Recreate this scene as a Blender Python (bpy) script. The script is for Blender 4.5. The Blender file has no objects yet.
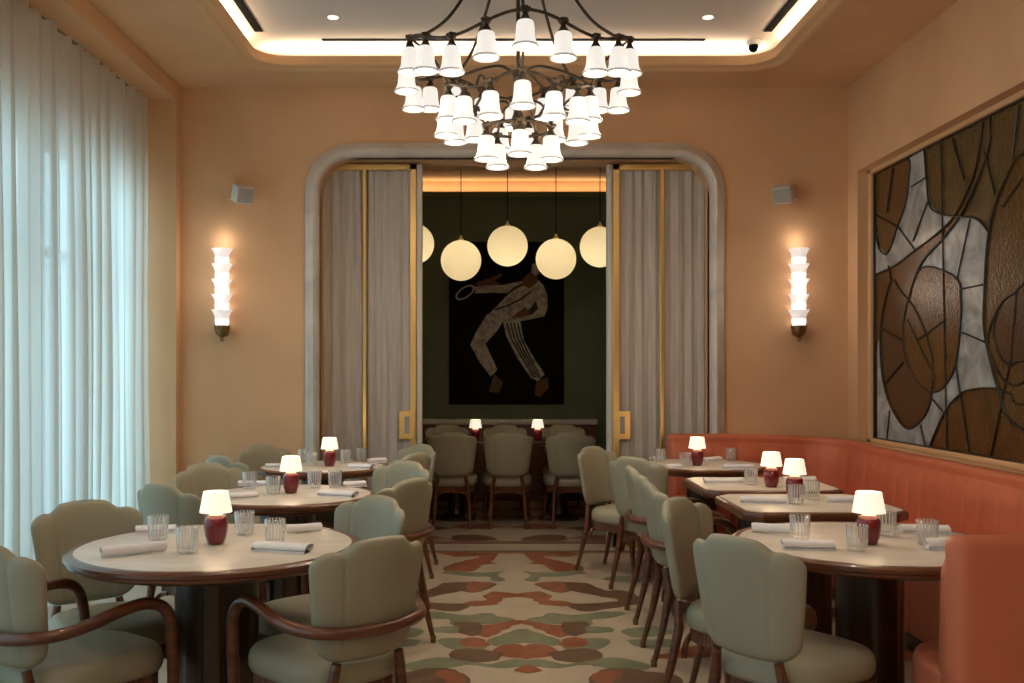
import bpy, bmesh, math, random
from mathutils import Vector, Matrix, noise
from mathutils.geometry import tessellate_polygon
PI = math.pi
C = bpy.context.scene.collection
S = bpy.context.scene
EYE = 1.42          # camera height
F = 970.0           # focal length in pixels
VX, VY = 485.0, 372.0
CX = 0.21           # centre line of the room

# ------------------------------------------------------------ materials
def mat(name, col, rough=.5, metal=0, spec=.5, emis=None, es=0, coat=0, sheen=0):
    m = bpy.data.materials.new(name); m.use_nodes = True
    b = m.node_tree.nodes['Principled BSDF']
    b.inputs['Base Color'].default_value = (*col, 1)
    b.inputs['Roughness'].default_value = rough
    b.inputs['Metallic'].default_value = metal
    b.inputs['Specular IOR Level'].default_value = spec
    b.inputs['Coat Weight'].default_value = coat
    b.inputs['Sheen Weight'].default_value = sheen
    if emis:
        b.inputs['Emission Color'].default_value = (*emis, 1)
        b.inputs['Emission Strength'].default_value = es
    return m
def noisy(m, c1, c2, scale=5, detail=4, stretch=(1,1,1), bump=0, bscale=60, lo=.35, hi=.65, dist=0):
    nt = m.node_tree; N = nt.nodes; L = nt.links; b = N['Principled BSDF']
    tc = N.new('ShaderNodeTexCoord'); mp = N.new('ShaderNodeMapping'); mp.inputs['Scale'].default_value = stretch
    L.new(tc.outputs['Object'], mp.inputs[0])
    n = N.new('ShaderNodeTexNoise'); n.inputs['Scale'].default_value = scale; n.inputs['Detail'].default_value = detail
    n.inputs['Distortion'].default_value = dist
    L.new(mp.outputs[0], n.inputs['Vector'])
    r = N.new('ShaderNodeValToRGB'); r.color_ramp.elements[0].position = lo; r.color_ramp.elements[1].position = hi
    r.color_ramp.elements[0].color = (*c1, 1); r.color_ramp.elements[1].color = (*c2, 1)
    L.new(n.outputs['Fac'], r.inputs[0]); L.new(r.outputs[0], b.inputs['Base Color'])
    if bump:
        n2 = N.new('ShaderNodeTexNoise'); n2.inputs['Scale'].default_value = bscale; n2.inputs['Detail'].default_value = 3
        L.new(mp.outputs[0], n2.inputs['Vector'])
        bp = N.new('ShaderNodeBump'); bp.inputs['Strength'].default_value = bump; bp.inputs['Distance'].default_value = .01
        L.new(n2.outputs['Fac'], bp.inputs['Height']); L.new(bp.outputs[0], b.inputs['Normal'])
    return m
def thin_glass(name, tint=(.97,.98,.98), gloss=.12, rough=.02):
    m = bpy.data.materials.new(name); m.use_nodes = True
    nt = m.node_tree; N = nt.nodes; L = nt.links; N.remove(N['Principled BSDF'])
    t = N.new('ShaderNodeBsdfTransparent'); t.inputs[0].default_value = (*tint, 1)
    g = N.new('ShaderNodeBsdfGlossy'); g.inputs['Roughness'].default_value = rough
    lw = N.new('ShaderNodeLayerWeight'); lw.inputs[0].default_value = gloss
    mx = N.new('ShaderNodeMixShader')
    L.new(lw.outputs['Facing'], mx.inputs[0]); L.new(t.outputs[0], mx.inputs[1]); L.new(g.outputs[0], mx.inputs[2])
    L.new(mx.outputs[0], N['Material Output'].inputs[0])
    return m
M = {}
M['plaster'] = noisy(mat('plaster', (.6,.37,.2), .75, spec=.2), (.60,.365,.205), (.67,.42,.243), 1.4, 5, bump=.04, bscale=25)
M['rim'] = mat('rim_plaster', (.64,.40,.22), .7, spec=.2)
M['ceil'] = mat('ceiling_paint', (.62,.58,.54), .8, spec=.2)
M['black'] = mat('black_slot', (.004,.004,.004), .8, spec=.05)
M['greenwall'] = noisy(mat('green_wall', (.07,.085,.04), .6), (.075,.095,.045), (.09,.11,.052), 3, bump=.03)
M['marble'] = noisy(mat('grey_marble', (.45,.42,.4), .25), (.44,.395,.36), (.64,.58,.53), 2.2, 8, dist=1.2, lo=.3, hi=.7)
M['tabletop'] = noisy(mat('onyx_top', (.6,.5,.4), .32), (.66,.58,.50), (.82,.75,.67), 3.0, 8, (1,3,1), dist=1.5, lo=.3, hi=.7)
M['wood'] = noisy(mat('walnut', (.09,.035,.018), .3, coat=.3), (.085,.026,.011), (.16,.052,.022), 6, 4, (1,1,8))
M['darkwood'] = noisy(mat('dark_wood', (.03,.013,.008), .28, coat=.3), (.022,.010,.007), (.045,.02,.012), 6, 4, (3,3,.6))
M['leather'] = noisy(mat('sage_leather', (.3,.31,.2), .48, spec=.4), (.305,.285,.21), (.34,.32,.235), 2.5, 3, bump=.05, bscale=180)
M['orange'] = noisy(mat('orange_leather', (.55,.14,.05), .45, spec=.4), (.53,.14,.07), (.59,.165,.085), 3, 3, bump=.04, bscale=150)
M['brass'] = mat('brass', (.78,.56,.24), .3, 1)
M['bronze'] = noisy(mat('bronze', (.06,.045,.03), .45, .7), (.04,.03,.02), (.09,.065,.045), 20)
M['antique'] = mat('antique_brass', (.22,.14,.06), .4, .8)
M['shade'] = mat('lit_glass', (.12,.12,.12), .3, emis=(1,.93,.84), es=.86)
M['shaderim'] = mat('glass_rim', (.10,.10,.10), .15, emis=(1,.93,.85), es=.30)
M['bulb'] = mat('bulb_glow', (1,1,1), .3, emis=(1,.9,.75), es=1.3)
M['sconce'] = mat('sconce_glass', (.9,.86,.83), .15, emis=(1,.90,.87), es=.50)
M['sconcehot'] = mat('sconce_core', (1,1,1), .3, emis=(1,.90,.82), es=1.9)
M['globe'] = noisy(mat('parchment_globe', (.8,.72,.5), .35), (.80,.72,.52), (.9,.84,.66), 4)
def lit_shell(name,col,k):
    m = bpy.data.materials.new(name); m.use_nodes = True
    nt = m.node_tree; N = nt.nodes; L = nt.links; b=N['Principled BSDF']
    b.inputs['Base Color'].default_value=(*col,1); b.inputs['Roughness'].default_value=.3
    t = N.new('ShaderNodeBsdfTranslucent'); t.inputs[0].default_value = (*col,1)
    mx = N.new('ShaderNodeMixShader'); mx.inputs[0].default_value = k
    L.new(b.outputs[0],mx.inputs[1]); L.new(t.outputs[0],mx.inputs[2]); L.new(mx.outputs[0],N['Material Output'].inputs[0])
    return m
M['globe'] = lit_shell('parchment_globe',(.86,.80,.62),.6)
M['lampshade'] = mat('lit_pleated_shade', (.9,.85,.72), .6, emis=(1,.88,.70), es=.84)
M['ruby'] = mat('ruby_glass', (.16,.004,.012), .1, coat=.6)
M['lampneck'] = mat('lit_bulb_neck', (1,.7,.4), .4, emis=(1,.45,.18), es=3)
M['napkin'] = noisy(mat('white_linen', (.74,.72,.76), .85), (.80,.78,.82), (.86,.84,.87), 30, bump=.06, bscale=300)
M['tumbler'] = thin_glass('clear_fluted_glass', (.97,.975,.98), .25, .08)
def paint_flute_glints(m):  # white stripes painted into the clear glass as glints on the flutes
    nt=m.node_tree; N=nt.nodes; L=nt.links
    tc=N.new('ShaderNodeTexCoord'); g=N.new('ShaderNodeTexGradient'); g.gradient_type='RADIAL'; L.new(tc.outputs['Object'],g.inputs[0])
    a=N.new('ShaderNodeMath'); a.operation='MULTIPLY'; a.inputs[1].default_value=2*PI*18; L.new(g.outputs['Fac'],a.inputs[0])
    b=N.new('ShaderNodeMath'); b.operation='SINE'; L.new(a.outputs[0],b.inputs[0])
    c=N.new('ShaderNodeMapRange'); c.inputs[1].default_value=.1; c.inputs[2].default_value=1; c.inputs[3].default_value=.05; c.inputs[4].default_value=.42; L.new(b.outputs[0],c.inputs[0])
    d=N.new('ShaderNodeBsdfTranslucent'); d.inputs[0].default_value=(.95,.95,.96,1); e=N.new('ShaderNodeBsdfDiffuse'); e.inputs[0].default_value=(.95,.95,.96,1)
    h=N.new('ShaderNodeMixShader'); L.new(d.outputs[0],h.inputs[1]); L.new(e.outputs[0],h.inputs[2])
    o=N['Material Output']; src=o.inputs[0].links[0].from_socket
    k=N.new('ShaderNodeMixShader'); L.new(c.outputs[0],k.inputs[0]); L.new(src,k.inputs[1]); L.new(h.outputs[0],k.inputs[2]); L.new(k.outputs[0],o.inputs[0])
paint_flute_glints(M['tumbler'])
M['window_glass'] = thin_glass('window_glass', (.93,.96,.97), .08, .01)
M['frame'] = mat('window_frame', (.25,.22,.18), .5)
M['door_drape'] = noisy(mat('greige_drape', (.36,.33,.3), .85, sheen=.3), (.42,.37,.335), (.50,.45,.41), 8, 3, (4,4,.3), bump=.05, bscale=60)
M['speaker'] = mat('speaker_grey', (.34,.32,.31), .6)
M['camwhite'] = mat('camera_white', (.6,.6,.6), .4)
M['terr'] = noisy(mat('floor_beige', (.5,.42,.32), .35), (.42,.35,.265), (.48,.40,.31), 3, 5)
M['terr_brown'] = noisy(mat('floor_brown', (.12,.06,.035), .35), (.115,.062,.038), (.145,.08,.05), 8)
M['terr_rust'] = noisy(mat('floor_rust', (.25,.08,.04), .35), (.235,.072,.034), (.285,.092,.046), 8)
M['terr_green'] = noisy(mat('floor_green', (.17,.18,.11), .35), (.165,.18,.115), (.2,.215,.14), 8)
M['canvas'] = mat('black_canvas', (.008,.007,.006), .9, spec=.1)
M['pcloth'] = noisy(mat('paint_cream', (.38,.33,.28), .8), (.20,.17,.15), (.46,.41,.36), 14, 6, dist=1)
M['pskin'] = mat('paint_brown', (.14,.05,.025), .8)
M['pshoe'] = mat('paint_shoe', (.10,.05,.02), .8)
M['pdark'] = mat('paint_dark', (.02,.018,.015), .8)
M['led'] = mat('led_strip', (1,1,1), .5, emis=(1,.78,.5), es=14)
# curtain: diffuse + translucent weave
def curtain_mat():
    m = bpy.data.materials.new('sheer_curtain_cloth'); m.use_nodes = True
    nt = m.node_tree; N = nt.nodes; L = nt.links; N.remove(N['Principled BSDF'])
    d = N.new('ShaderNodeBsdfDiffuse'); d.inputs[0].default_value = (.74,.66,.55,1)
    t = N.new('ShaderNodeBsdfTranslucent'); t.inputs[0].default_value = (.88,.91,.90,1)
    tr = N.new('ShaderNodeBsdfTransparent')
    a = N.new('ShaderNodeMixShader'); a.inputs[0].default_value = .6
    b = N.new('ShaderNodeMixShader'); b.inputs[0].default_value = .10
    L.new(d.outputs[0], a.inputs[1]); L.new(t.outputs[0], a.inputs[2])
    L.new(a.outputs[0], b.inputs[1]); L.new(tr.outputs[0], b.inputs[2])
    L.new(b.outputs[0], N['Material Output'].inputs[0])
    return m
M['sheer'] = curtain_mat()
# stained glass colours
def art(name, c1, c2, sc, bump=.25):
    return noisy(mat(name, c1, .15, spec=.7), c1, c2, sc, 6, dist=1.5, bump=bump*1.5, bscale=55, lo=.3, hi=.72)
M['amber'] = art('amber_glass', (.055,.026,.006), (.10,.052,.012), 2)
M['ambermid'] = art('olive_amber_glass', (.060,.040,.014), (.11,.075,.028), 2)
M['rustglass'] = art('rust_amber_glass', (.055,.024,.005), (.11,.050,.010), 2)
M['darkglass'] = art('dark_brown_glass', (.035,.014,.006), (.065,.028,.01), 2)
M['opal'] = art('opal_glass', (.17,.19,.20), (.46,.51,.54), 4, .12)
M['lead'] = mat('lead_came', (.035,.033,.03), .4, .6)

# ------------------------------------------------------------ mesh builder
class MB:
    def __init__(s): s.v=[]; s.f=[]; s.m=[]; s.mi=0
    def add(s, vs, fs):
        o=len(s.v); s.v += [tuple(p) for p in vs]
        s.f += [tuple(i+o for i in f) for f in fs]; s.m += [s.mi]*len(fs); return s
    def box(s, x0,x1,y0,y1,z0,z1, r=0, seg=3):
        if r<=0:
            return s.add([(x0,y0,z0),(x1,y0,z0),(x1,y1,z0),(x0,y1,z0),(x0,y0,z1),(x1,y0,z1),(x1,y1,z1),(x0,y1,z1)],
                  [(0,3,2,1),(4,5,6,7),(0,1,5,4),(1,2,6,5),(2,3,7,6),(3,0,4,7)])
        bm=bmesh.new(); bmesh.ops.create_cube(bm,size=1)
        for v in bm.verts: v.co=Vector(((x0+x1)/2+v.co.x*(x1-x0),(y0+y1)/2+v.co.y*(y1-y0),(z0+z1)/2+v.co.z*(z1-z0)))
        bmesh.ops.bevel(bm,geom=bm.edges[:],offset=r,segments=seg,profile=.5,affect='EDGES')
        bm.verts.index_update()
        s.add([v.co[:] for v in bm.verts],[tuple(v.index for v in f.verts) for f in bm.faces]); bm.free(); return s
    def grid(s, P, cu=False, cv=False):      # P[i][j]
        n=len(P); m=len(P[0]); fs=[]
        for i in range(n if cu else n-1):
            for j in range(m if cv else m-1):
                a=i*m+j; b=((i+1)%n)*m+j; c=((i+1)%n)*m+(j+1)%m; d=i*m+(j+1)%m
                fs.append((a,b,c,d))
        return s.add([p for r in P for p in r], fs)
    def loft(s, rings, cap=True):
        n=len(rings[0]); o=len(s.v); s.grid(rings,False,True)
        if cap:
            s.f.append(tuple(o+i for i in range(n))[::-1]); s.m.append(s.mi)
            k=o+(len(rings)-1)*n; s.f.append(tuple(k+i for i in range(n))); s.m.append(s.mi)
        return s
    def lathe(s, prof, n=24, c=(0,0,0), cap=True, wav=None):
        R=[]
        for r,z in prof:
            R.append([(c[0]+r*(wav(2*PI*k/n) if wav else 1)*math.cos(2*PI*k/n), c[1]+r*(wav(2*PI*k/n) if wav else 1)*math.sin(2*PI*k/n), c[2]+z) for k in range(n)])
        return s.loft(R,cap)
    def tube(s, path, rad, n=8, closed=False, cap=True):
        P=[Vector(p) for p in path]; L=len(P)
        rr = rad if isinstance(rad,(list,tuple)) else [rad]*L
        T=[]
        for i in range(L):
            a=P[(i-1)%L] if (closed or i>0) else P[i]; b=P[(i+1)%L] if (closed or i<L-1) else P[i]
            T.append((b-a).normalized())
        up=Vector((0,0,1)) if abs(T[0].z)<.9 else Vector((1,0,0))
        R=[]; N=None
        for i in range(L):
            N = (up if N is None else N); N=(N-T[i]*N.dot(T[i]))
            if N.length<1e-6: N=T[i].orthogonal()
            N.normalize(); B=T[i].cross(N)
            R.append([tuple(P[i]+(N*math.cos(2*PI*k/n)+B*math.sin(2*PI*k/n))*rr[i]) for k in range(n)])
        if closed: s.grid(R,True,True)
        else: s.loft(R,cap)
        return s
    def ball(s, c, r, n=12, m=8, sz=1):
        prof=[(max(1e-4,r*math.sin(PI*i/m)), -r*sz*math.cos(PI*i/m)) for i in range(m+1)]
        return s.lathe(prof,n,c)
    def prism(s, poly, z0, z1, r=0):        # convex/concave plan polygon, optional bevelled edge
        rings=[]
        def ins(d): 
            return offset_poly(poly,d)
        lv=[(0,z0),(0,z1)] if r<=0 else [(r,z0),(.3*r,z0+.3*r),(0,z0+r),(0,z1-r),(.3*r,z1-.3*r),(r,z1)]
        for d,z in lv: rings.append([(p[0],p[1],z) for p in ins(d)])
        return s.loft(rings)
    def build(s, name, mats, parent=None, smooth=True, loc=None, angle=40):
        me=bpy.data.meshes.new(name); me.from_pydata(s.v,[],s.f)
        if not isinstance(mats,(list,tuple)): mats=[mats]
        for m in mats: me.materials.append(m)
        for p,i in zip(me.polygons,s.m): p.material_index=i
        bm=bmesh.new(); bm.from_mesh(me); bmesh.ops.remove_doubles(bm,verts=bm.verts,dist=1e-5)
        bmesh.ops.recalc_face_normals(bm,faces=bm.faces)
        for e in bm.edges:
            if len(e.link_faces)==2 and e.calc_face_angle(0)>math.radians(angle): e.smooth=False
        for f in bm.faces: f.smooth=smooth
        bm.to_mesh(me); bm.free()
        o=bpy.data.objects.new(name,me); C.objects.link(o)
        if parent: o.parent=parent
        if loc: o.location=loc
        return o
def offset_poly(poly,d):
    if d==0: return poly
    n=len(poly); out=[]
    area=sum(poly[i][0]*poly[(i+1)%n][1]-poly[(i+1)%n][0]*poly[i][1] for i in range(n))
    sg=1 if area>0 else -1
    for i in range(n):
        a=Vector(poly[i-1][:2]); b=Vector(poly[i][:2]); c=Vector(poly[(i+1)%n][:2])
        n1=Vector((-(b-a).y,(b-a).x)).normalized(); n2=Vector((-(c-b).y,(c-b).x)).normalized()
        m=(n1+n2); m.normalize(); k=max(.4,m.dot(n1))
        q=b+m*(sg*d/k); out.append((q.x,q.y))
    return out
def cr(pts, k=6, closed=False):             # Catmull-Rom
    P=[Vector(p) for p in pts]; n=len(P); out=[]
    for i in range(n if closed else n-1):
        if closed: a,b,c,d=P[i-1],P[i],P[(i+1)%n],P[(i+2)%n]
        else: a=P[max(0,i-1)];b=P[i];c=P[i+1];d=P[min(n-1,i+2)]
        for j in range(k):
            t=j/k
            out.append(.5*((2*b)+(c-a)*t+(2*a-5*b+4*c-d)*t*t+(3*b-a-3*c+d)*t*t*t))
    if not closed: out.append(P[-1])
    return out
def tag(o,label=None,cat=None,group=None,kind=None):
    if label: o['label']=label
    if cat: o['category']=cat
    if group: o['group']=group
    if kind: o['kind']=kind
    return o
def thing(name,label,cat,loc=(0,0,0),rz=0,group=None):
    o=bpy.data.objects.new(name,None); o.empty_display_size=.1; C.objects.link(o); o.location=loc; o.rotation_euler=(0,0,rz)
    return tag(o,label,cat,group)
def dup(o,parent=None):
    c=o.copy(); C.objects.link(c)
    if parent: c.parent=parent
    for ch in list(o.children): dup(ch,c)
    return c
def struct(mb,name,m,label=None,**k):
    o=mb.build(name,m,**k); o['kind']='structure'
    if label: o['label']=label
    return o
def ss(a,b,x):
    t=min(1,max(0,(x-a)/(b-a))); return t*t*(3-2*t)

# ------------------------------------------------------------ camera
cd=bpy.data.cameras.new('camera'); cam=bpy.data.objects.new('camera',cd); C.objects.link(cam)
cam.location=(0,0,EYE); cam.rotation_euler=(PI/2,0,0)
cd.sensor_width=36; cd.lens=F/1024*36; cd.shift_x=(512-VX)/1024; cd.shift_y=(VY-341.5)/1024
cd.clip_start=.05
S.camera=cam

# ------------------------------------------------------------ room shell
XL,XR,YB,YF,HS,HC = -2.42,2.88,7.7,-2.0,3.68,3.87
# floor with its inlaid mirrored camouflage pattern (one floor, one mesh)
fl=MB(); fl.box(-3.1,3.3,YF,11.1,-.1,0)
def floor_pt(px,py):
    z=EYE*F/(py-VY); return ((px-VX)*z/F, z)
def blob(pts, mi, zz, mirror=True, clip=None):
    pts=[p for p in cr([(a,b,0) for a,b in pts],6,True)]
    pts=[p+Vector((noise.noise(p*7+Vector((mi,0,3))),noise.noise(p*7+Vector((9,mi,1))),0))*.045+Vector((noise.noise(p*22),noise.noise(p*22+Vector((5,5,5))),0))*.014 for p in pts]
    pts=[Vector((max(p.x,CX-.0065),p.y,0)) if min(q.x for q in pts)>CX-.12 else p for p in pts]
    for sgn in ((1,-1) if mirror else (1,)):
        w=[((p.x if sgn>0 else 2*CX-.01-p.x), p.y) for p in pts]
        tri=tessellate_polygon([[Vector((a,b,0)) for a,b in w]])
        fl.mi=mi; fl.add([(a,b,zz+(0 if sgn>0 else .00002)) for a,b in w],tri)
def c2(pts): return [floor_pt(400+x/3.413,520+y/3.413) for x,y in pts]
BR,RU,GR=1,2,3
pats=[(RU,[(425,112),(488,112),(495,128),(545,140),(600,155),(630,170),(590,178),(545,175),(505,160),(485,152),(440,150),(450,140)]),
 (RU,[(495,112),(615,110),(600,120),(560,125),(500,125)]),
 (GR,[(420,172),(470,180),(600,175),(635,182),(560,192),(480,195),(455,210),(425,205),(445,190)]),
 (BR,[(468,217),(600,212),(660,225),(700,240),(760,240),(830,270),(800,290),(740,300),(650,312),(582,300),(590,285),(650,285),(738,272),(600,245),(575,240),(545,248),(490,232)]),
 (RU,[(468,216),(540,214),(565,238),(530,245),(490,235)]),
 (RU,[(397,250),(480,247),(518,260),(508,273),(590,283),(570,292),(480,288),(460,272),(420,262)]),
 (GR,[(440,336),(500,320),(600,322),(660,320),(700,312),(765,318),(700,335),(650,345),(640,360),(520,350),(445,345)]),
 (RU,[(386,344),(470,350),(560,360),(640,370),(640,385),(560,402),(520,395),(470,372),(400,356)]),
 (BR,[(560,350),(640,348),(645,375),(600,395),(562,385)]),
 (GR,[(386,400),(430,376),(500,395),(540,412),(520,428),(440,420),(386,412)]),
 (GR,[(640,365),(720,368),(725,380),(650,388)]),
 (GR,[(550,412),(640,404),(700,410),(710,430),(660,443),(560,438)]),
 (RU,[(540,412),(600,403),(640,418),(600,434),(545,430)]),
 (RU,[(386,448),(440,424),(500,428),(540,450),(500,468),(420,478),(386,470)]),
 (BR,[(500,455),(600,445),(650,445),(700,465),(650,480),(560,478)]),
 (GR,[(386,492),(470,480),(560,490),(620,485),(700,468),(780,478),(870,500),(800,512),(700,508),(640,500),(520,505),(440,500)]),
 (RU,[(386,500),(440,495),(470,505),(450,525),(410,530),(386,526)]),
 (BR,[(665,525),(740,505),(820,513),(910,525),(970,545),(940,575),(700,585),(650,560)]),
 (RU,[(665,525),(720,510),(760,525),(740,550),(690,570),(655,555)]),
 (GR,[(765,377),(860,368),(940,372),(930,392),(800,396)]),
 (GR,[(785,410),(850,405),(940,412),(930,430),(800,430)]),
 (RU,[(855,470),(930,445),(1010,425),(1100,430),(1090,465),(960,474)]),
 (GR,[(700,200),(760,190),(900,195),(890,208),(750,210)]),
 (RU,[(900,225),(990,215),(1080,225),(1000,240)]),
 (BR,[(900,290),(990,280),(1150,290),(1090,320),(940,318)]),
]
for i,(mi,p) in enumerate(pats): blob(c2(p),mi,.0006+.00004*i)
# the same pattern carries on towards the viewer and under the tables
rnd=random.Random(5)
def rblob(cx,cy,w,h,mi,k,mirror=True):
    n=10; pts=[]
    for a in range(n):
        t=2*PI*a/n; r=.65+.5*rnd.random(); pts.append((cx+w*r*math.cos(t),cy+h*r*math.sin(t)))
    blob(pts,mi,.0018+.00003*k,mirror)
k=0
for yy in (.6,1.3,2.0,2.7,3.4):
    for xx in (.25,.8,1.45,2.1):
        rblob(CX+xx,yy+rnd.uniform(-.2,.2),.3,.17,rnd.choice((BR,RU,GR)),k); k+=1
for yy in (4.2,4.9,5.6,6.3,7.0):
    for xx in (1.3,1.9):
        rblob(CX+xx,yy+rnd.uniform(-.2,.2),.26,.15,rnd.choice((BR,RU,GR)),k); k+=1
for yy in (8.35,8.9,9.5,10.1):
    for xx in (.3,.75,1.25):
        rblob(CX+xx,yy+rnd.uniform(-.1,.1),.24,.16,rnd.choice((BR,RU,RU)),k); k+=1
# threshold lines
for (a,b,mi) in ((7.66,7.70,BR),(7.60,7.625,RU),(8.02,8.07,BR),(8.10,8.13,RU)):
    fl.mi=mi; fl.box(-1.3,1.75,a,b,-.01,.0035)
struct(fl,'floor',[M['terr'],M['terr_brown'],M['terr_rust'],M['terr_green']],smooth=False)

def wall_with_hole(name, axis, pos0, pos1, a0,a1,z0,z1, ha0,ha1,hz0,hz1, m):
    b=MB()
    def bx(p,q,r,s_):
        if q-p<1e-4 or s_-r<1e-4: return
        if axis=='x': b.box(pos0,pos1,p,q,r,s_)
        else: b.box(p,q,pos0,pos1,r,s_)
    bx(a0,ha0,z0,z1); bx(ha1,a1,z0,z1); bx(ha0,ha1,z0,hz0); bx(ha0,ha1,hz1,z1)
    return struct(b,name,m,smooth=False)
# left wall: recess down to the floor behind the curtains
b=MB(); b.box(-3.02,XL,7.6,YB,0,HS); b.box(-2.95,XL,YF,7.6,3.555,HS); b.box(-3.02,-2.9,YF,7.6,2.95,HS); b.box(-3.02,-2.9,YF,7.6,0,.12)  # unseen window head kept low so curtain tops get less daylight
struct(b,'wall_left',M['plaster'],smooth=False)
# right wall with stained glass niche
wall_with_hole('wall_right','x',XR,XR+.14,YF,YB,0,HS,1.2,7.5,.88,2.975,M['plaster'])
b=MB(); b.box(XR+.14,XR+.2,YF,YB,0,HS); struct(b,'wall_right',M['plaster'],smooth=False)
b=MB(); b.box(-3.02,XR+.2,YF-.1,YF,0,HS+.4); struct(b,'wall_front',M['plaster'],smooth=False)
# niche reveal mouldings
b=MB()
for (y0,y1,z0,z1) in ((7.44,7.5,.88,2.975),(1.2,7.5,2.94,2.975),(1.2,7.5,.88,.912),(1.2,1.26,.88,2.975)):
    b.box(XR+.075,XR+.14,y0,y1,z0,z1,.006,1)
struct(b,'trim_1',M['rim'],smooth=False)
# back wall with opening with rounded top corners
OX0,OX1,OZ = -1.31,1.78,3.12
def arch_pts(x0,x1,zt,r,n=8):
    pts=[(x0,0)]
    for i in range(n+1):
        t=PI-PI/2*i/n; pts.append((x0+r+r*math.cos(t), zt-r+r*math.sin(t)))
    for i in range(n+1):
        t=PI/2-PI/2*i/n; pts.append((x1-r+r*math.cos(t), zt-r+r*math.sin(t)))
    pts.append((x1,0)); return pts
inner=arch_pts(OX0,OX1,OZ,.27)
b=MB()
def outer_of(p):
    x,z=p
    if z>=OZ-.2701 and OX0+.01<x<OX1-.01: return (x,HS+.3)
    return None
# strips: left block, right block, fan between arch and top
for y in (YB,YB+.35):
    pass
def slab(poly2):   # poly in xz extruded in y
    n=len(poly2); vs=[(x,YB,z) for x,z in poly2]+[(x,YB+.35,z) for x,z in poly2]
    tri=tessellate_polygon([[Vector((x,z,0)) for x,z in poly2]])
    fs=list(tri)+[tuple(i+n for i in t)[::-1] for t in tri]+[(i,(i+1)%n,(i+1)%n+n,i+n) for i in range(n)]
    b.add(vs,fs)
slab([(-3.02,0),(OX0,0)]+inner[1:-1]+[(OX1,0),(XR+.2,0),(XR+.2,HS+.3),(-3.02,HS+.3)])
struct(b,'wall_back',M['plaster'],smooth=False)
# marble surround (rounded bolection profile swept round the opening)
b=MB()
prof=[(0,.06),(0,-.05),(.012,-.075),(.04,-.09),(.07,-.075),(.085,-.05),(.11,-.04),(.115,-.015),(.115,.0)]
path=arch_pts(OX0,OX1,OZ,.27,10)
P=[]
for i,(x,z) in enumerate(path):
    a=Vector(path[max(0,i-1)]); c=Vector(path[min(len(path)-1,i+1)]); t=(c-a).normalized(); nrm=Vector((-t.y,t.x))
    P.append([(x+nrm.x*o, YB+d, z+nrm.y*o) for o,d in prof])
b.grid(P)
P=[]
for i,(x,z) in enumerate(path):
    P.append([(x,YB+.06,z),(x,YB+.34,z)])
struct(b,'trim_2',M['marble'])
# soffit round the coffer with rounded opening
def rrect(x0,x1,y0,y1,r,n=10):
    out=[]
    for cx,cy,a in ((x1-r,y1-r,0),(x0+r,y1-r,PI/2),(x0+r,y0+r,PI),(x1-r,y0+r,1.5*PI)):
        for i in range(n+1):
            t=a+PI/2*i/n; out.append((cx+r*math.cos(t),cy+r*math.sin(t)))
    return out
RX0,RX1,RY0,RY1=-1.78,2.2,-1.4,7.30
hole=rrect(RX0,RX1,RY0,RY1,.30)
b=MB(); outerp=[(-3.02,YF-.1),(XR+.2,YF-.1),(XR+.2,YB+.02),(-3.02,YB+.02)]
polys=[[Vector((x,y,0)) for x,y in outerp],[Vector((x,y,0)) for x,y in hole[::-1]]]
tri=tessellate_polygon(polys); flat=[(x,y) for x,y in outerp]+hole[::-1]
b.add([(x,y,HS) for x,y in flat],tri)
struct(b,'ceiling',M['plaster'],smooth=False)
b=MB()
prof=[(0,HS+.0),(0,HS-.008),(.035,HS-.008),(.05,HS+.004),(.06,HS+.012),(.085,HS+.012),(.1,HS+.02),(.105,HS+.085),(.09,HS+.09),(-.12,HS+.09)]
rings=[]
for o,z in prof:
    q=rrect(RX0+o,RX1-o,RY0+o,RY1-o,max(.05,.30-o*.8)); rings.append([(x,y,z) for x,y in q])
b.loft(rings,False)
struct(b,'trim_3',M['rim'])
b=MB(); b.box(-2.3,2.7,YF+.05,YB-.03,HC,HC+.06); b.box(-2.3,-2.25,YF+.05,YB-.03,HS+.02,HC); b.box(2.65,2.7,YF+.05,YB-.03,HS+.02,HC); b.box(-2.3,2.7,YB-.08,YB-.03,HS+.02,HC); b.box(-2.3,2.7,YF+.05,YF+.1,HS+.02,HC)
struct(b,'ceiling',M['ceil'],smooth=False)
# linear slots in the coffer (air diffusers)
for nm,(x0,x1,y0,y1),lb in (('air_slot',(-1.20,1.62,7.13,7.165),'long black linear air slot across the far end of the ceiling'),
      ('air_slot',(-1.655,-1.595,-.8,6.97),'black linear air slot running along the window side of the ceiling'),
      ('air_slot',(2.0,2.06,-.8,6.97),'black linear air slot running along the stained-glass side of the ceiling')):
    b=MB(); b.box(x0,x1,y0,y1,HC-.006,HC)
    o=b.build(nm,M['black'],smooth=False); tag(o,lb,'air vent','ceiling air slots')
# recessed downlights
def px_on_plane(px,py,h): 
    z=(h-EYE)*F/(VY-py); return ((px-VX)*z/F,z)
for px,py,lb in ((333,17,'left'),(708,17,'right')):
    x,y=px_on_plane(px,py,HC)
    t=thing('recessed_downlight','small round recessed downlight at the %s of the chandelier'%lb,'downlight',(x,y,HC),group='ceiling downlights')
    MB().lathe([(.045,0),(.052,-.004),(.052,0)],20).build('trim_ring',M['ceil'],t)
    MB().lathe([(.0005,-.005),(.038,-.005),(.038,-.001)],20).build('lens',M['bulb'],t)
    ld=bpy.data.lights.new('downlight_beam','SPOT'); ld.energy=26; ld.color=(1,.84,.66); ld.spot_size=1.5; ld.spot_blend=.6; ld.shadow_soft_size=.04
    lo=bpy.data.objects.new('downlight_beam',ld); C.objects.link(lo); lo.location=(x,y,HC-.03)
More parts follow.
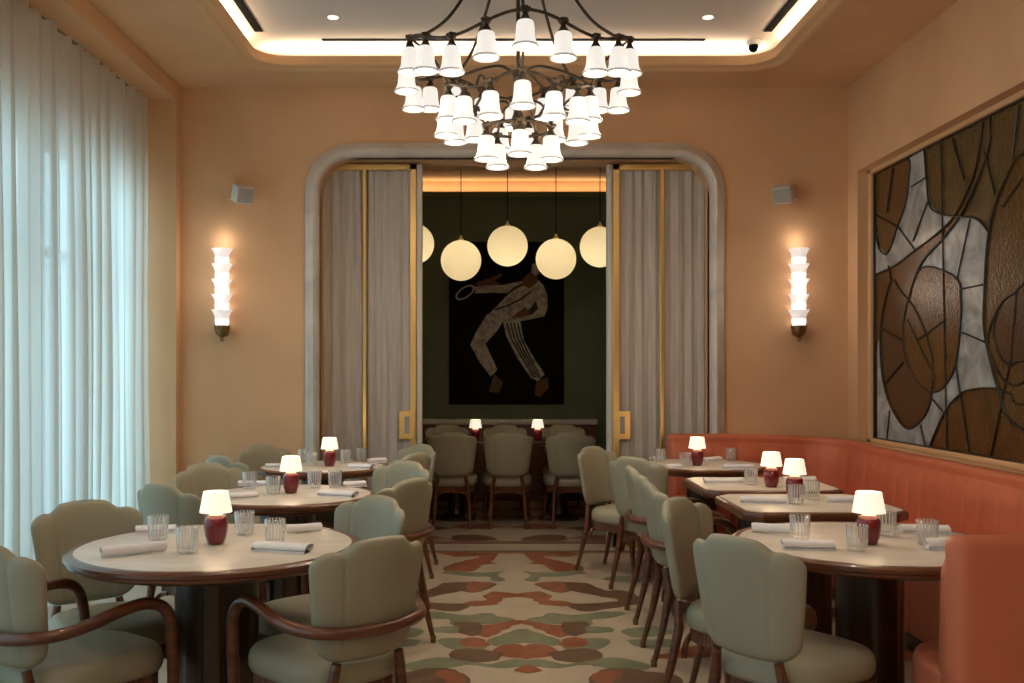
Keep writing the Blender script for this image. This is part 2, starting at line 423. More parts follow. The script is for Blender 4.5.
# security camera
x,y=px_on_plane(753,41,HC)
t=thing('security_camera','small dome security camera with white base and black eye on the ceiling edge','camera',(x,y,HC))
MB().lathe([(.055,0),(.055,-.02),(.045,-.035),(.001,-.035)],20).build('mount',M['camwhite'],t)
b=MB(); b.ball((0,-.01,-.05),.036,14,8); b.build('camera_dome',M['black'],t)

# annex room behind the opening
AX0,AX1,AY=-1.5,1.95,10.95
b=MB(); b.box(AX0-.1,AX0,YB+.35,AY+.1,0,3.7); struct(b,'wall_annex_left',M['greenwall'],smooth=False)
b=MB(); b.box(AX1,AX1+.1,YB+.35,AY+.1,0,3.7); struct(b,'wall_annex_right',M['greenwall'],smooth=False)
b=MB(); b.box(AX0,AX1,AY,AY+.1,0,3.7); struct(b,'wall_annex_back',M['plaster'],smooth=False)
b=MB(); b.box(AX0,AX1,10.83,AY,0,3.43); struct(b,'wall_annex_panel',M['greenwall'],smooth=False)
b=MB(); b.box(AX0,AX1,10.80,10.83,3.36,3.43,.008,1); b.box(AX0,AX1,10.815,10.83,3.30,3.33); struct(b,'trim_5',M['greenwall'],smooth=False)
b=MB(); b.box(AX0-.1,AX1+.1,YB+.3,AY+.1,3.575,3.7); struct(b,'ceiling_annex',M['plaster'],smooth=False)
# wainscot: wood panel and marble ledge
b=MB(); b.box(-1.0,1.225,10.70,10.83,0,.84); 
for i in range(5): b.box(-.96+i*.43,-.96+i*.43+.40,10.69,10.70,.08,.78,.003,1)
struct(b,'wainscot',M['wood'],smooth=False)
b=MB(); b.box(-1.0,1.24,10.66,10.83,.84,.90,.01,2); struct(b,'trim_4',M['marble'])

# ------------------------------------------------------------ window wall behind the curtains
b=MB()
ys=[-2.0,-.8,.4,1.6,2.8,4.0,5.2,6.4,7.6]
for y in ys: b.box(-2.99,-2.93,y-.05,y+.05,.12,2.95)
for y in (.7,3.3,5.85): b.box(-3.0,-2.92,y-.11,y+.11,.12,2.95)  # wide unseen piers, added to shade bands of the curtains
for z in (.12,2.2,2.91): b.box(-2.985,-2.935,YF,7.6,z,z+.06)
w=struct(b,'window_1',M['frame'],smooth=False)
b=MB(); b.box(-2.965,-2.96,YF,7.6,.15,2.93); g=b.build('glass_pane',M['window_glass'],w,smooth=False)

# ------------------------------------------------------------ sheer curtains
def curtain(y0,y1,seed,label):
    rr=random.Random(seed); n=int((y1-y0)/.0085); m=14; P=[]
    ph=[]; p=0
    for i in range(n+1):
        p+= 2*PI*.0085/(.155+.08*noise.noise(Vector((i*.022,seed,0)))); ph.append(p)
    for i in range(n+1):
        u=i/n; y=y0+(y1-y0)*u; col=[]
        for j in range(m+1):
            v=j/m; z=.012+(3.553-.012)*v
            low=1-v
            A=.040+.022*low+.030*noise.noise(Vector((y*2.5,v*1.3,seed+3)))
            q=ph[i]
            off=A*math.sin(q+ .5*noise.noise(Vector((y*1.5,v*1.8,seed)))) + .35*A*math.sin(2.3*q+1)*(.5+v*.5) + .05*low*noise.noise(Vector((y*1.6,v*.8,9)))
            col.append((off, y+.020*math.sin(2*q)*(1-.5*abs(noise.noise(Vector((y*3,0,seed))))), z))
        P.append(col)
    mb=MB(); mb.grid([[(a,b_-y0,c) for a,b_,c in col] for col in P])
    t=thing('sheer_curtain',label,'curtain',(-2.66,y0,0),group='sheer curtains on the window wall')
    mb.build('drape',M['sheer'],t,angle=80)
    hb=MB(); hb.box(-.008,.008,0,y1-y0,3.545,3.555); hb.build('header_track',M['frame'],t,smooth=False)
curtain(5.93,7.56,1,'pleated white sheer curtain nearest the back wall, lit blue from outside')
curtain(3.1,5.90,2,'pleated white sheer curtain at the left picture edge, behind the nearest armchair')
curtain(.2,3.07,3,'pleated white sheer curtain closest to the viewer')

# ------------------------------------------------------------ sliding doors with gathered drapes
def drape_mesh(x0,x1,y,z0,z1,seed):
    n=int((x1-x0)/.006); P=[]
    for i in range(n+1):
        x=x0+(x1-x0)*i/n; col=[]
        for j in range(9):
            v=j/8; col.append((x, y+.011*math.sin(x*2*PI/.10+2.2*noise.noise(Vector((x*5,v*1.2,seed))))+.0025*math.sin(x*2*PI/.037+seed), z0+(z1-z0)*v))
        P.append(col)
    return MB().grid(P)
def door(n,x0,x1,edge_left):
    y=7.85; root=MB()
    z1=3.105
    for a in (x0,x1-.055): root.box(a,a+.055,y,y+.05,.0,z1,.004,1)
    root.box(x0,x1,y,y+.05,z1-.05,z1,.004,1); root.box(x0,x1,y,y+.05,0,.12,.004,1)
    xm=(x0+x1)/2+(.0 if edge_left else -.02)
    root.box(xm-.016,xm+.016,y-.004,y+.05,.1,z1-.04,.004,1)
    d=root.build('door_%d'%n,M['brass'],smooth=False); d['kind']='structure'
    drape_mesh(x0+.05,xm-.014,y+.03,.11,z1-.05,n).build('drape',M['door_drape'],d,angle=80)
    drape_mesh(xm+.014,x1-.05,y+.03,.11,z1-.05,n+7).build('drape',M['door_drape'],d,angle=80)
    # pale lining edge beside the opening
    ex=(x0-.045) if edge_left else x1
    e=MB(); e.box(ex,ex+.045,y+.01,y+.09,0,z1,.008,2); e.build('edge_post',M['ceil'],d)
    # square brass plate with recessed pull
    hx=(x0+.01) if edge_left else (x1-.14)
    hz=.99; h=MB()
    h.box(hx,hx+.13,y-.014,y-.002,hz-.115,hz+.115,.003,1)
    p=h.build('handle_plate',M['brass'],d,smooth=False)
    q=MB(); q.box(hx+.045,hx+.085,y-.02,y-.0135,hz-.07,hz+.07,.003,1); q.build('finger_pull',M['speaker'],p)
door(1,-1.355,-.555,False)
door(2,1.035,1.835,True)

# ------------------------------------------------------------ picture in the annex
def paint():
    y=10.80
    t=thing('painting','large black painting of a man in cream clothes lunging with a racket','painting',(.24,y,1.06))
    f=MB(); f.box(-.64,.64,0,.03,0,1.81,.003,1); f.build('canvas_panel',M['canvas'],t,smooth=False)
    g=MB()
    k=y/F
    def P(pts,mi,lift):
        w=[]
        for cx,cy in pts:
            px=440+cx/3.793; py=230+cy/3.793
            w.append(((px-VX)*k-.24, EYE+(VY-py)*k-1.06))
        tri=tessellate_polygon([[Vector((a,b_,0)) for a,b_ in w]])
        g.mi=mi; g.add([(a,-lift,b_) for a,b_ in w],tri)
    P([(130,215),(132,240),(200,238),(262,240),(235,268),(205,300),(180,322),(240,340),(290,350),(395,328),(408,300),(407,245),(392,210),(375,192),(335,188),(240,208),(150,212)],0,.002)
    P([(300,332),(340,300),(365,268),(372,300),(345,322)],4,.003)
    P([(178,320),(245,338),(215,385),(172,430),(218,530),(192,556),(150,500),(115,435),(135,390)],0,.0022)
    P([(238,342),(305,350),(318,420),(348,470),(397,548),(372,572),(345,562),(290,480),(250,400)],0,.0024)
    for k2 in range(4):
        o=k2*13
        P([(252+o,352),(257+o,352),(272+o,410),(312+o*.8,480),(360+o*.6,560),(355+o*.6,560),(305+o*.8,480),(266+o,410)],4,.003)
    P([(205,545),(240,578),(222,618),(185,614),(195,580)],2,.003)
    P([(365,572),(410,560),(412,600),(378,635),(360,628)],2,.003)
    P([(132,208),(150,195),(190,182),(232,165),(236,175),(205,192),(232,205),(180,212)],1,.003)
    P([(268,336),(295,312),(325,290),(345,322),(310,330)],1,.0035)
    P([(312,190),(325,175),(345,158),(372,165),(368,200),(340,222),(315,210)],1,.0035)
    P([(345,160),(350,128),(375,125),(378,165),(362,172)],3,.004)
    P([(255,240),(262,243),(285,225),(330,205),(326,198),(280,216)],4,.003)
    P([(205,300),(245,288),(300,262),(345,230),(349,235),(304,268),(248,294),(208,306)],4,.003)
    ring=[]; ring2=[]
    for i in range(24):
        a=2*PI*i/24; ux,uy=math.cos(a),math.sin(a)
        def q(r1,r2): 
            x_,y_=r1*ux,r2*uy; c_,s_=math.cos(-.6),math.sin(-.6); return (95+x_*c_-y_*s_, 237+x_*s_+y_*c_)
        ring.append(q(42,21)); ring2.append(q(34,15))
    for i in range(24):
        j=(i+1)%24; P([ring[i],ring[j],ring2[j],ring2[i]],5,.003)
    g.build('painted_figure',[M['pcloth'],M['pskin'],M['pshoe'],M['pcloth'],M['pdark'],M['speaker']],t,smooth=False)
paint()

# globe pendants
for i,(px,py,lb) in enumerate(((414,244,'partly hidden behind the left curtained door'),(461,260.5,'second from the left, hanging low over the painting corner'),(507.5,246,'in the middle, hanging high above the painting'),(556,259,'fourth from the left, hanging low beside the painted head'),(600,247,'partly hidden behind the right curtained door'))):
    y=9.2; x=(px-VX)*y/F; z=EYE+(VY-py)*y/F
    t=thing('globe_pendant','glowing cream globe pendant '+lb,'pendant lamp',(x,y,z),group='globe pendants over the back table')
    MB().ball((0,0,0),.192,32,20).build('globe',M['globe'],t)
    MB().lathe([(.02,.188),(.026,.2),(.012,.215),(.012,.235),(.001,.24)],12).build('cap',M['brass'],t)
    MB().tube([(0,0,.235),(0,0,3.57-z)],.004,6).build('cord',M['black'],t)
    ld=bpy.data.lights.new('globe_light','POINT'); ld.energy=1.45; ld.color=(1,.84,.6); ld.shadow_soft_size=.05
    lo=bpy.data.objects.new('globe_light',ld); C.objects.link(lo); lo.location=(x,y-.02,z-.035+.05*(i%2))

# ------------------------------------------------------------ sconces and speakers
def sconce(x,lb):
    y=YB-.085; z0=1.69
    t=thing('wall_sconce',lb,'wall lamp',(x,y,z0),group='tiered glass sconces on the back wall')
    fl6=lambda a:1+.05*math.cos(10*a)
    MB().lathe([(.002,-.03),(.012,-.028),(.016,-.012),(.01,0),(.03,.012),(.05,.035),(.06,.075),(.062,.095),(.002,.095)],24,wav=fl6).build('brass_cup',M['antique'],t)
    MB().box(-.03,.03,.03,.085,.02,.07,.005,1).build('wall_bracket',M['antique'],t)
    for k in range(5):
        z=.095+k*.12
        b=MB(); wv=lambda a:1+.035*math.cos(14*a)
        b.mi=1; b.lathe([(.047,z),(.052,z+.02),(.053,z+.05)],40,wav=wv,cap=False)
        b.mi=0; b.lathe([(.053,z+.05),(.056,z+.075),(.064,z+.095),(.080,z+.122),(.076,z+.123),(.058,z+.095),(.046,z+.07)],40,wav=wv,cap=False)
        b.mi=1; b.lathe([(.046,z+.07),(.03,z+.085),(.001,z+.09)],40,wav=wv,cap=False)
        s_=b.build('glass_tier',[M['sconce'],M['sconcehot']],t)
def glow(name,loc,e,col,rad):
    ld=bpy.data.lights.new(name,'POINT'); ld.energy=e; ld.color=col; ld.shadow_soft_size=rad
    lo=bpy.data.objects.new(name,ld); C.objects.link(lo); lo.location=loc; return lo
for sx in ((221.5-VX)*7.6/F,(799.5-VX)*7.6/F):
    glow('sconce_light',(sx,YB-.09,2.46),.55,(1,.84,.66),.04)
    glow('sconce_light',(sx,YB-.20,2.05),.8,(1,.80,.58),.05)
sconce((221.5-VX)*7.6/F,'tiered glass wall sconce with brass cup, left of the opening')
sconce((799.5-VX)*7.6/F,'tiered glass wall sconce with brass cup, right of the opening')
def speaker(x,dx,lb):
    t=thing('wall_speaker',lb,'speaker',(x,YB,2.85),group='speakers on the back wall')
    b=MB(); b.tube([(0,0,.0),(0,-.10,-.0)],.075,20); b.build('mount',M['plaster'],t)
    b=MB(); b.box(-.07,.07,-.07,.07,-.065,.065,.012,2); o=b.build('cabinet',M['ceil'],t); o.location=(dx*2.3,-.19,-.05); o.rotation_euler=(math.radians(22),0,math.radians(32 if dx>0 else -32))
    b=MB(); b.box(-.062,.062,-.074,-.069,-.056,.056,.002,1); b.build('grille',M['speaker'],o)
speaker(-1.99,.05,'small grey swivel speaker high above the left sconce')
speaker(2.43,-.05,'small grey swivel speaker high above the right sconce')

# ------------------------------------------------------------ stained glass panel
SX=XR+.115
def SG(px,py):
    k=SX/(px-VX); return (k*F, EYE+(VY-py)*k)
def A_(x,y): return SG(860+x/3.415,90+y/3.415)
def B_(x,y): return SG(860+x/3.415,270+y/3.415)
t=thing('stained_glass_panel','large stained-glass panel of amber and white ovals with dark leading above the banquette','stained glass',(SX,4.3,.91))
Y0,Y1,Z0,Z1=1.27,7.44,.912,2.94
def gl(pts,lift,k=1,sm=True):
    w=[Vector((a,b_,0)) for a,b_ in pts]
    if sm: w=cr(w,4,True)
    w=[(min(Y1,max(Y0,p.x)),min(Z1,max(Z0,p.y))) for p in w]
    tri=tessellate_polygon([[Vector((a,b_,0)) for a,b_ in w]])
    return [(-lift,a-4.3,b_-.91) for a,b_ in w],tri
b=MB(); b.box(0,.012,Y0-4.3,Y1-4.3,Z0-.91,Z1-.91); b.build('amber_pane',M['ambermid'],t,smooth=False)
whites=[[A_(167,234),A_(222,200),A_(230,300),A_(240,390),A_(270,420),A_(330,432),A_(400,440),A_(440,482),A_(430,560),A_(425,683),B_(422,150),B_(432,260),B_(460,370),B_(466,406),B_(400,406),B_(340,425),B_(292,490),B_(240,602),B_(60,575),B_(60,260),B_(60,120),A_(50,632),A_(48,500),A_(120,300)]]
b=MB(); b.add(*gl(whites[0],.001,sm=False)); b.build('opal_pane',M['opal'],t,smooth=False)
amb=[[A_(45,283),A_(100,262),A_(167,234),A_(170,300),A_(160,385),A_(130,470),A_(108,535),A_(90,562),A_(65,530),A_(52,430),A_(46,350)],
     [A_(50,632),A_(120,600),A_(190,548),A_(260,495),A_(325,432),A_(372,340),A_(403,250),A_(425,105),A_(447,92),A_(442,200),A_(400,320),A_(350,425),A_(290,505),A_(230,570),A_(195,630),B_(165,120),B_(120,60),B_(75,200),B_(60,262),B_(50,230)]]
b=MB(); b.add(*gl(amb[0],.002,sm=False)); b.add(*gl(amb[1],.003,sm=False)); b.build('amber_lobe',M['amber'],t,smooth=False)
O1=[B_(112,35),B_(85,120),B_(72,230),B_(80,370),B_(110,470),B_(160,540),B_(210,515),B_(245,445),B_(250,300),B_(200,150),B_(140,70)]
b=MB(); b.add(*gl(O1,.004)); b.build('dark_oval_pane',M['darkglass'],t,smooth=False)
O2=[B_(215,-8),B_(330,25),B_(348,100),B_(345,210),B_(328,330),B_(292,398),B_(248,416),B_(200,382),B_(162,305),B_(150,220),B_(165,115)]
b=MB(); b.add(*gl(O2,.006)); b.build('oval_pane',M['rustglass'],t,smooth=False)
dome=[B_(240,606),B_(290,490),B_(345,424),B_(400,405),B_(465,405),B_(520,425),B_(560,460),(4.5,1.25),(4.0,1.0),(3.9,.912),(5.2,.912)]
b=MB(); b.add(*gl(dome,.0025,sm=False)); b.build('dome_pane',M['rustglass'],t,smooth=False)
O3=[A_(560,215),A_(510,290),A_(465,400),A_(440,520),A_(430,683),B_(428,200),B_(455,330),B_(480,410),B_(560,545),(4.4,1.2),(4.0,1.6),(3.95,2.2),(4.3,2.6),(4.9,2.72)]
b=MB(); b.add(*gl(O3,.005)); b.build('large_oval_pane',M['amber'],t,smooth=False)
O4=[B_(560,50),B_(490,110),B_(460,200),B_(480,290),B_(520,326),B_(565,310),(4.75,1.45),(4.5,1.75),(4.6,2.1),(4.9,2.2)]
b=MB(); b.add(*gl(O4,.007)); b.build('inner_oval_pane',M['darkglass'],t,smooth=False)
# near part of the panel, outside this view
O5=[(3.2,1.1),(2.6,1.5),(2.3,2.0),(2.6,2.6),(3.2,2.8),(3.7,2.4),(3.75,1.7)]
b=MB(); b.add(*gl(O5,.003)); b.build('opal_pane',M['opal'],t,smooth=False)
ld_=MB()
def lead(pts,r=.006,closed=False,sm=True,lift=.008):
    w=[Vector((-lift,a-4.3,b_-.91)) for a,b_ in pts]
    if sm and len(w)>2: w=cr(w,5,closed)
    w=[Vector((p.x,min(Y1-4.3,max(Y0-4.3,p.y)),min(Z1-.91,max(Z0-.91,p.z)))) for p in w]
    w2=[w[0]]
    for p in w[1:]:
        if (p-w2[-1]).length>1e-3: w2.append(p)
    if len(w2)>1: ld_.tube(w2,r,6,closed and len(w2)==len(w))
lead(amb[0],closed=True); lead(O1,closed=True); lead(O2,closed=True); lead(O3,.008,closed=True); lead(O4,closed=True); lead(O5,closed=True)
lead(dome[:7]+[(4.5,1.25),(4.0,1.0)])
lead([A_(50,632),A_(120,600),A_(190,548),A_(260,495),A_(325,432),A_(372,340),A_(403,250),A_(425,105)])
lead([A_(447,92),A_(442,200),A_(400,320),A_(350,425),A_(290,505),A_(230,570),A_(195,630),B_(165,120)])
lead([A_(222,200),A_(230,300),A_(240,390),A_(270,420),A_(330,432),A_(400,440),A_(440,482)])
for s_ in ([A_(280,165),B_(300,610)],[A_(320,165),A_(360,305)],[A_(430,210),A_(465,360)],[A_(545,50),A_(525,240)],[A_(135,470),A_(190,545)],[A_(178,330),A_(226,300)],[A_(235,380),A_(185,515)],[A_(380,440),A_(335,650)],[B_(345,65),B_(422,50)],[B_(345,210),B_(428,245)],[B_(165,170),B_(260,370)],[B_(200,240),B_(295,170)],[B_(75,200),B_(145,240)],[B_(90,385),B_(150,315)],[B_(330,320),B_(375,620)],[B_(540,60),B_(520,300),B_(450,635)],[B_(250,440),B_(300,500)],[B_(210,530),B_(226,600)],[B_(105,480),B_(95,578)],[A_(115,265),A_(95,420)],[A_(52,425),A_(135,470)],[A_(100,600),B_(110,40)],[A_(560,300),A_(490,400)]):
    lead(s_,.0055,sm=False)
lead([B_(475,130),B_(440,240),B_(478,352),B_(530,395),B_(580,370)]) 
lead([B_(470,400),B_(500,490),B_(560,545)])
for (a,b2) in (((Y0,Z0),(Y1,Z0)),((Y1,Z0),(Y1,Z1)),((Y1,Z1),(Y0,Z1)),((Y0,Z1),(Y0,Z0)),((3.4,Z0),(3.3,Z1)),((2.2,Z0),(2.0,Z1))): lead([a,b2],.009,sm=False)
ld_.build('leading',M['lead'],t)

# ------------------------------------------------------------ chandelier
CHX,CHY=.182,5.33
t=thing('chandelier','large dark bronze three-tier chandelier with forty lit white glass bell shades','chandelier',(CHX,CHY,0))
stem=MB(); stem.tube([(0,0,2.80),(0,0,HC)],.011,10)
stem.lathe([(.001,2.74),(.03,2.75),(.042,2.79),(.03,2.83),(.016,2.86),(.022,2.9),(.012,2.93)],16)
stem.lathe([(.012,3.0),(.026,3.02),(.03,3.05),(.014,3.08)],16)
stem.build('stem',M['bronze'],t)
MB().lathe([(.001,HC-.05),(.05,HC-.05),(.10,HC-.03),(.11,HC-.001),(.001,HC-.001)],24).build('canopy',M['bronze'],t)
SHP=[(.026,.126),(.036,.124),(.042,.116),(.0445,.10),(.0455,.075),(.048,.048),(.053,.026),(.061,.011),(.0665,.006)]
TOT=.180
def ring(R,N,hb,amp,name,t0=0.0,rt=.0085):
    def hz(th): return hb+amp*math.cos(5*(th-t0))
    pts=[]; 
    for i in range(120):
        a=2*PI*i/120; pts.append((R*math.sin(a+t0),-R*math.cos(a+t0),hz(a+t0)+TOT))
    MB().tube(pts,rt,8,True).build(name,M['bronze'],t)
    for i in range(N):
        a=t0+2*PI*i/N; x,y,z=R*math.sin(a),-R*math.cos(a),hz(a)
        h=MB()
        h.ball((x,y,z+TOT),.024,10,8,.9)
        for k in range(5):
            aa=2*PI*k/5+a; h.ball((x+.020*math.cos(aa),y+.020*math.sin(aa),z+TOT+.006),.010,7,5)
        h.lathe([(.012,z+TOT-.008),(.013,z+TOT-.022),(.018,z+TOT-.032),(.022,z+.140),(.035,z+.126),(.036,z+.119),(.001,z+.119)],14,(x,y,0))
        ho=h.build('shade_holder',M['bronze'],t)
        g=MB(); g.lathe([(r,z+q) for r,q in SHP],20,(x,y,0),cap=False)
        g.mi=1; g.lathe([(.0665,z+.006),(.0685,z+.001),(.0665,z-.005),(.061,z-.005),(.058,z+.003)],20,(x,y,0),cap=False)
        g.mi=2; g.lathe([(.0575,z+.004),(.03,z+.010),(.001,z+.012)],20,(x,y,0),cap=False)
        g.build('glass_shade',[M['shade'],M['shaderim'],M['bulb']],ho)
        glow('bell_lamp',(CHX+x,CHY+y,z-.03),1.5,(1,.80,.57),.045)
    return hz
T0=math.radians(1.3)
h1=ring(.612,20,2.958,.046,'ring_tier',T0)
h2=ring(.400,15,2.742,.03,'ring_tier',T0)
h3=ring(.185,5,2.576,0,'ring_tier',T0)
for k in range(5):
    a=T0+2*PI*k/5; s_,c_=math.sin(a),-math.cos(a)
    def arm(prs,r,nm): MB().tube([tuple(v) for v in cr([(s_*q,c_*q,z) for q,z in prs],6)],r,7).build(nm,M['bronze'],t)
    arm([(.09,HC-.03),(.17,3.74),(.27,3.52),(.40,3.32),(.53,3.215),(.612,3.004+TOT)],.009,'support_arm')
    arm([(.015,3.05),(.10,3.09),(.22,3.06),(.33,3.01),(.400,2.772+TOT)],.008,'support_arm')
    arm([(.015,2.86),(.08,2.90),(.14,2.87),(.185,2.579+TOT)],.007,'support_arm')
    # scrolls linking the tiers
    arm([(.400,2.772+TOT),(.46,3.06),(.53,3.13),(.59,3.17),(.612,3.004+TOT)],.007,'scroll')
for k in range(5):
    a=T0+2*PI*(k+.5)/5; s_,c_=math.sin(a),-math.cos(a)
    prs=[(.185,2.80),(.24,2.85),(.29,2.93),(.36,2.96),(.400,2.712+TOT)]
    MB().tube([tuple(v) for v in cr([(s_*q,c_*q,z) for q,z in prs],6)],.007,7).build('scroll',M['bronze'],t)

# ------------------------------------------------------------ chairs
def back_mesh():
    NU,NV=72,26; us=[-math.cos(PI*i/NU) for i in range(NU+1)]; us=[(.6*u+.4*(-1+2*i/NU)) for i,u in enumerate(us)]
    vsn=[.5-.5*math.cos(PI*j/NV) for j in range(NV+1)]; vsn=[.5*v+.5*j/NV for j,v in enumerate(vsn)]
    def surf(sgn):
        P=[]
        for u in us:
            a=abs(u); col=[]
            e=max(0,(a-.62)/.38); zb=.476+.065*(1-math.sqrt(max(0,1-e*e)))-.012*(1-a*a)
            e2=max(0,(a-.68)/.32)
            zt=.880-.012*(a/.5)**2*(a<.5)-.012*(a>=.5) -.026*ss(.36,.64,a) -.058*(1-math.sqrt(max(0,1-e2*e2)))
            zt-=.0035*math.exp(-((a-.60)/.06)**2)
            for v in vsn:
                z=zb+(zt-zb)*v; vz=(z-.44)/.43
                hw=.178+.060*min(1,max(0,vz))**.85
                if a>.999: pass
                x=u*hw; y=-.24-.075*vz+.072*u*u*(.55+.45*vz)
                ed=(max(0,1-a**7))**.5*(max(0,1-abs(2*v-1)**9))**.5
                cr_=1-(.24 if sgn>0 else .13)*math.exp(-((a-.585)/.020)**2)*ss(.0,.2,v)
                th=.030*ed*cr_*(1 if sgn>0 else .95)
                col.append((x,y+sgn*th*(1.0),z))
            P.append(col)
        return P
    m=MB(); m.grid(surf(1)); 
    q=surf(-1); m.grid([r[::-1] for r in q]); return m
def outline(n,s,ox=0):
    P=[]
    for k in range(n):
        a=2*PI*k/n; c_,s_=math.cos(a),math.sin(a); p=2/3.0
        x=(abs(c_)**p)*(1 if c_>=0 else -1); y=(abs(s_)**p)*(1 if s_>=0 else -1)
        hw=.205+.045*(y*.5+.5)
        P.append((x*hw*s, .025+y*.245*s))
    return P
def make_chair(arm,label,cat='chair'):
    t=thing('armchair' if arm else 'dining_chair',label,cat)
    back_mesh().build('backrest',M['leather'],t,angle=75)
    s=MB(); R=[]
    for sc,z in ((.90,.368),(.97,.372),(1.0,.388),(1.005,.412),(.985,.436),(.93,.454),(.80,.465),(.5,.473),(.05,.476)):
        R.append([(x,y,z) for x,y in outline(48,sc)])
    s.loft(R).build('seat',M['leather'],t,angle=60)
    a=MB(); R=[]
    n=240
    for z in (.315,.37):
        R.append([(x*(1+.012*math.cos(k*PI/2.0)),y*(1+.012*math.cos(k*PI/2.0)),z) for k,(x,y) in enumerate(outline(n,.93))])
    a.loft(R)
    for sx in (-1,1):
        a.tube([tuple(v) for v in cr([(sx*.185,.185,.24),(sx*.172,.185,.29),(sx*.14,.19,.315),(sx*.10,.19,.322)],4)],.012,6)
        a.tube([tuple(v) for v in cr([(sx*.195,.17,.24),(sx*.2,.15,.29),(sx*.2,.11,.315),(sx*.2,.07,.322)],4)],.012,6)
        a.tube([tuple(v) for v in cr([(sx*.15,-.20,.24),(sx*.135,-.2,.29),(sx*.10,-.2,.315),(sx*.06,-.2,.322)],4)],.012,6)
    a.build('apron',M['wood'],t)
    for sx in (-1,1):
        for fr in (0,1):
            if fr:
                pts=[(sx*.215,.225,.03),(sx*.2,.2,.2),(sx*.19,.185,.36)] if not arm else [(sx*.245,.235,.03),(sx*.25,.225,.2),(sx*.262,.215,.42),(sx*.268,.205,.5)]
                rr=[.013,.019,.024] if not arm else [.014,.019,.022,.021]
            else:
                pts=[(sx*.165,-.30,.03),(sx*.155,-.255,.2),(sx*.145,-.225,.36),(sx*.125,-.238,.468)]
                rr=[.013,.018,.021,.016]
            l=MB(); l.tube(pts,rr,10); lo=l.build('leg',M['wood'],t,angle=60)
            f0=pts[0]; l=MB(); l.lathe([(.014,0),(.0155,.004),(.0155,.03),(.0145,.036)],12,(f0[0],f0[1]+(.004 if fr else -.004),0)); l.build('ferrule',M['antique'],lo)
    if arm:
        half=[(.268,.205,.5),(.272,.198,.56),(.268,.17,.61),(.264,.11,.635),(.268,.02,.632),(.272,-.10,.61),(.248,-.19,.592),(.198,-.262,.585),(.115,-.302,.58),(0,-.316,.578)]
        pts=half+[(-x,y,z) for x,y,z in half[-2::-1]]
        pp=[tuple(v) for v in cr(pts,6)]
        rr=[.021]*len(pp)
        MB().tube(pp,rr,12).build('armrest',M['wood'],t,angle=80)
    return t
chairA=make_chair(True,'x'); chairS=make_chair(False,'x'); used={}
T1=(-1.01,3.66); T2=(-1.05,5.16); T3=(-1.12,6.70); TA=(1.475,3.72); TB=(1.60,4.83); TC=(1.60,5.66); TD=(1.53,6.84)
def chair(px,z,target,arm,label,group,turn=0):
    bx,by=(px-VX)*z/F,z
    if target is None: d=Vector((1,0))
    elif target=='back': d=Vector((0,1))
    elif target=='front': d=Vector((0,-1))
    else: d=(Vector(target)-Vector((bx,by))).normalized()
    d=Matrix.Rotation(math.radians(turn),2)@d
    o=chairA if arm else chairS
    if used.get(arm): o=dup(o)
    used[arm]=1
    o.location=(bx+d.x*.27,by+d.y*.27,0); o.rotation_euler=(0,0,math.atan2(-d.x,d.y))
    o['label']=label; o['category']='armchair' if arm else 'chair'; o['group']=group
    return o
G1='sage leather chairs at the window-side round tables'; G2='sage leather chairs along the banquette tables'; G3='sage leather chairs at the back room table'
chair(-4,3.14,T1,True,'sage leather armchair cut by the left picture edge, seen from behind',G1,12)
chair(86,4.06,T1,False,'sage leather chair facing us on the window side of the nearest round table',G1,-18)
chair(374,3.22,T1,True,'sage leather armchair with curved wood arm, back to us, right of the nearest left table',G1,-14)
chair(374,4.22,T1,False,'sage leather chair facing left just behind the foremost back-turned armchair',G1)
chair(165,4.72,T2,False,'bluish sage chair back beside the window, behind the nearest left table',G1,18)
chair(208,5.75,T2,False,'sage leather chair facing us left of the middle window-side round table',G1)
chair(408,4.98,T2,True,'sage armchair with wood rail behind its back, at the middle left table',G1,-20)
chair(404,5.88,T2,False,'sage chair facing left at the far right side of the middle left table',G1)
chair(224,6.33,T3,False,'pale teal chair top near the left wall, before the farthest left table',G1,18)
chair(263,7.22,T3,False,'sage chair against the back wall left of the farthest left table',G1)
chair(413,6.55,T3,False,'sage chair at the near right side of the farthest left table',G1,-20)
chair(419,7.25,T3,False,'sage chair beside the left curtained door, at the farthest left table',G1)
chair(741,3.24,TA,False,'sage leather chair with its back to us at the nearest right-hand table',G2)
chair(683,4.16,TA,False,'sage leather chair facing the nearest right-hand table from its far aisle side',G2)
chair(655,4.84,None,True,'sage armchair seen edge-on at the nearer square table',G2)
chair(637,5.62,None,True,'sage armchair seen edge-on at the farther square table',G2)
chair(635,6.25,TD,False,'sage chair at the near aisle side of the farthest banquette table',G2)
chair(595,7.05,TD,False,'sage chair beside the right curtained door, turned to the farthest banquette table',G2,-28)
chair(452,8.80,'back',False,'left chair of the near row in the back room, back to us',G3)
chair(508,8.80,'back',False,'middle chair of the near row in the back room, back to us',G3)
chair(571,8.80,'back',False,'right chair of the near row in the back room, back to us',G3)
chair(447,10.1,'front',False,'left chair on the far side of the back room table',G3)
chair(505,10.1,'front',False,'middle chair on the far side of the back room table',G3)
chair(563,10.1,'front',False,'right chair on the far side of the back room table',G3)

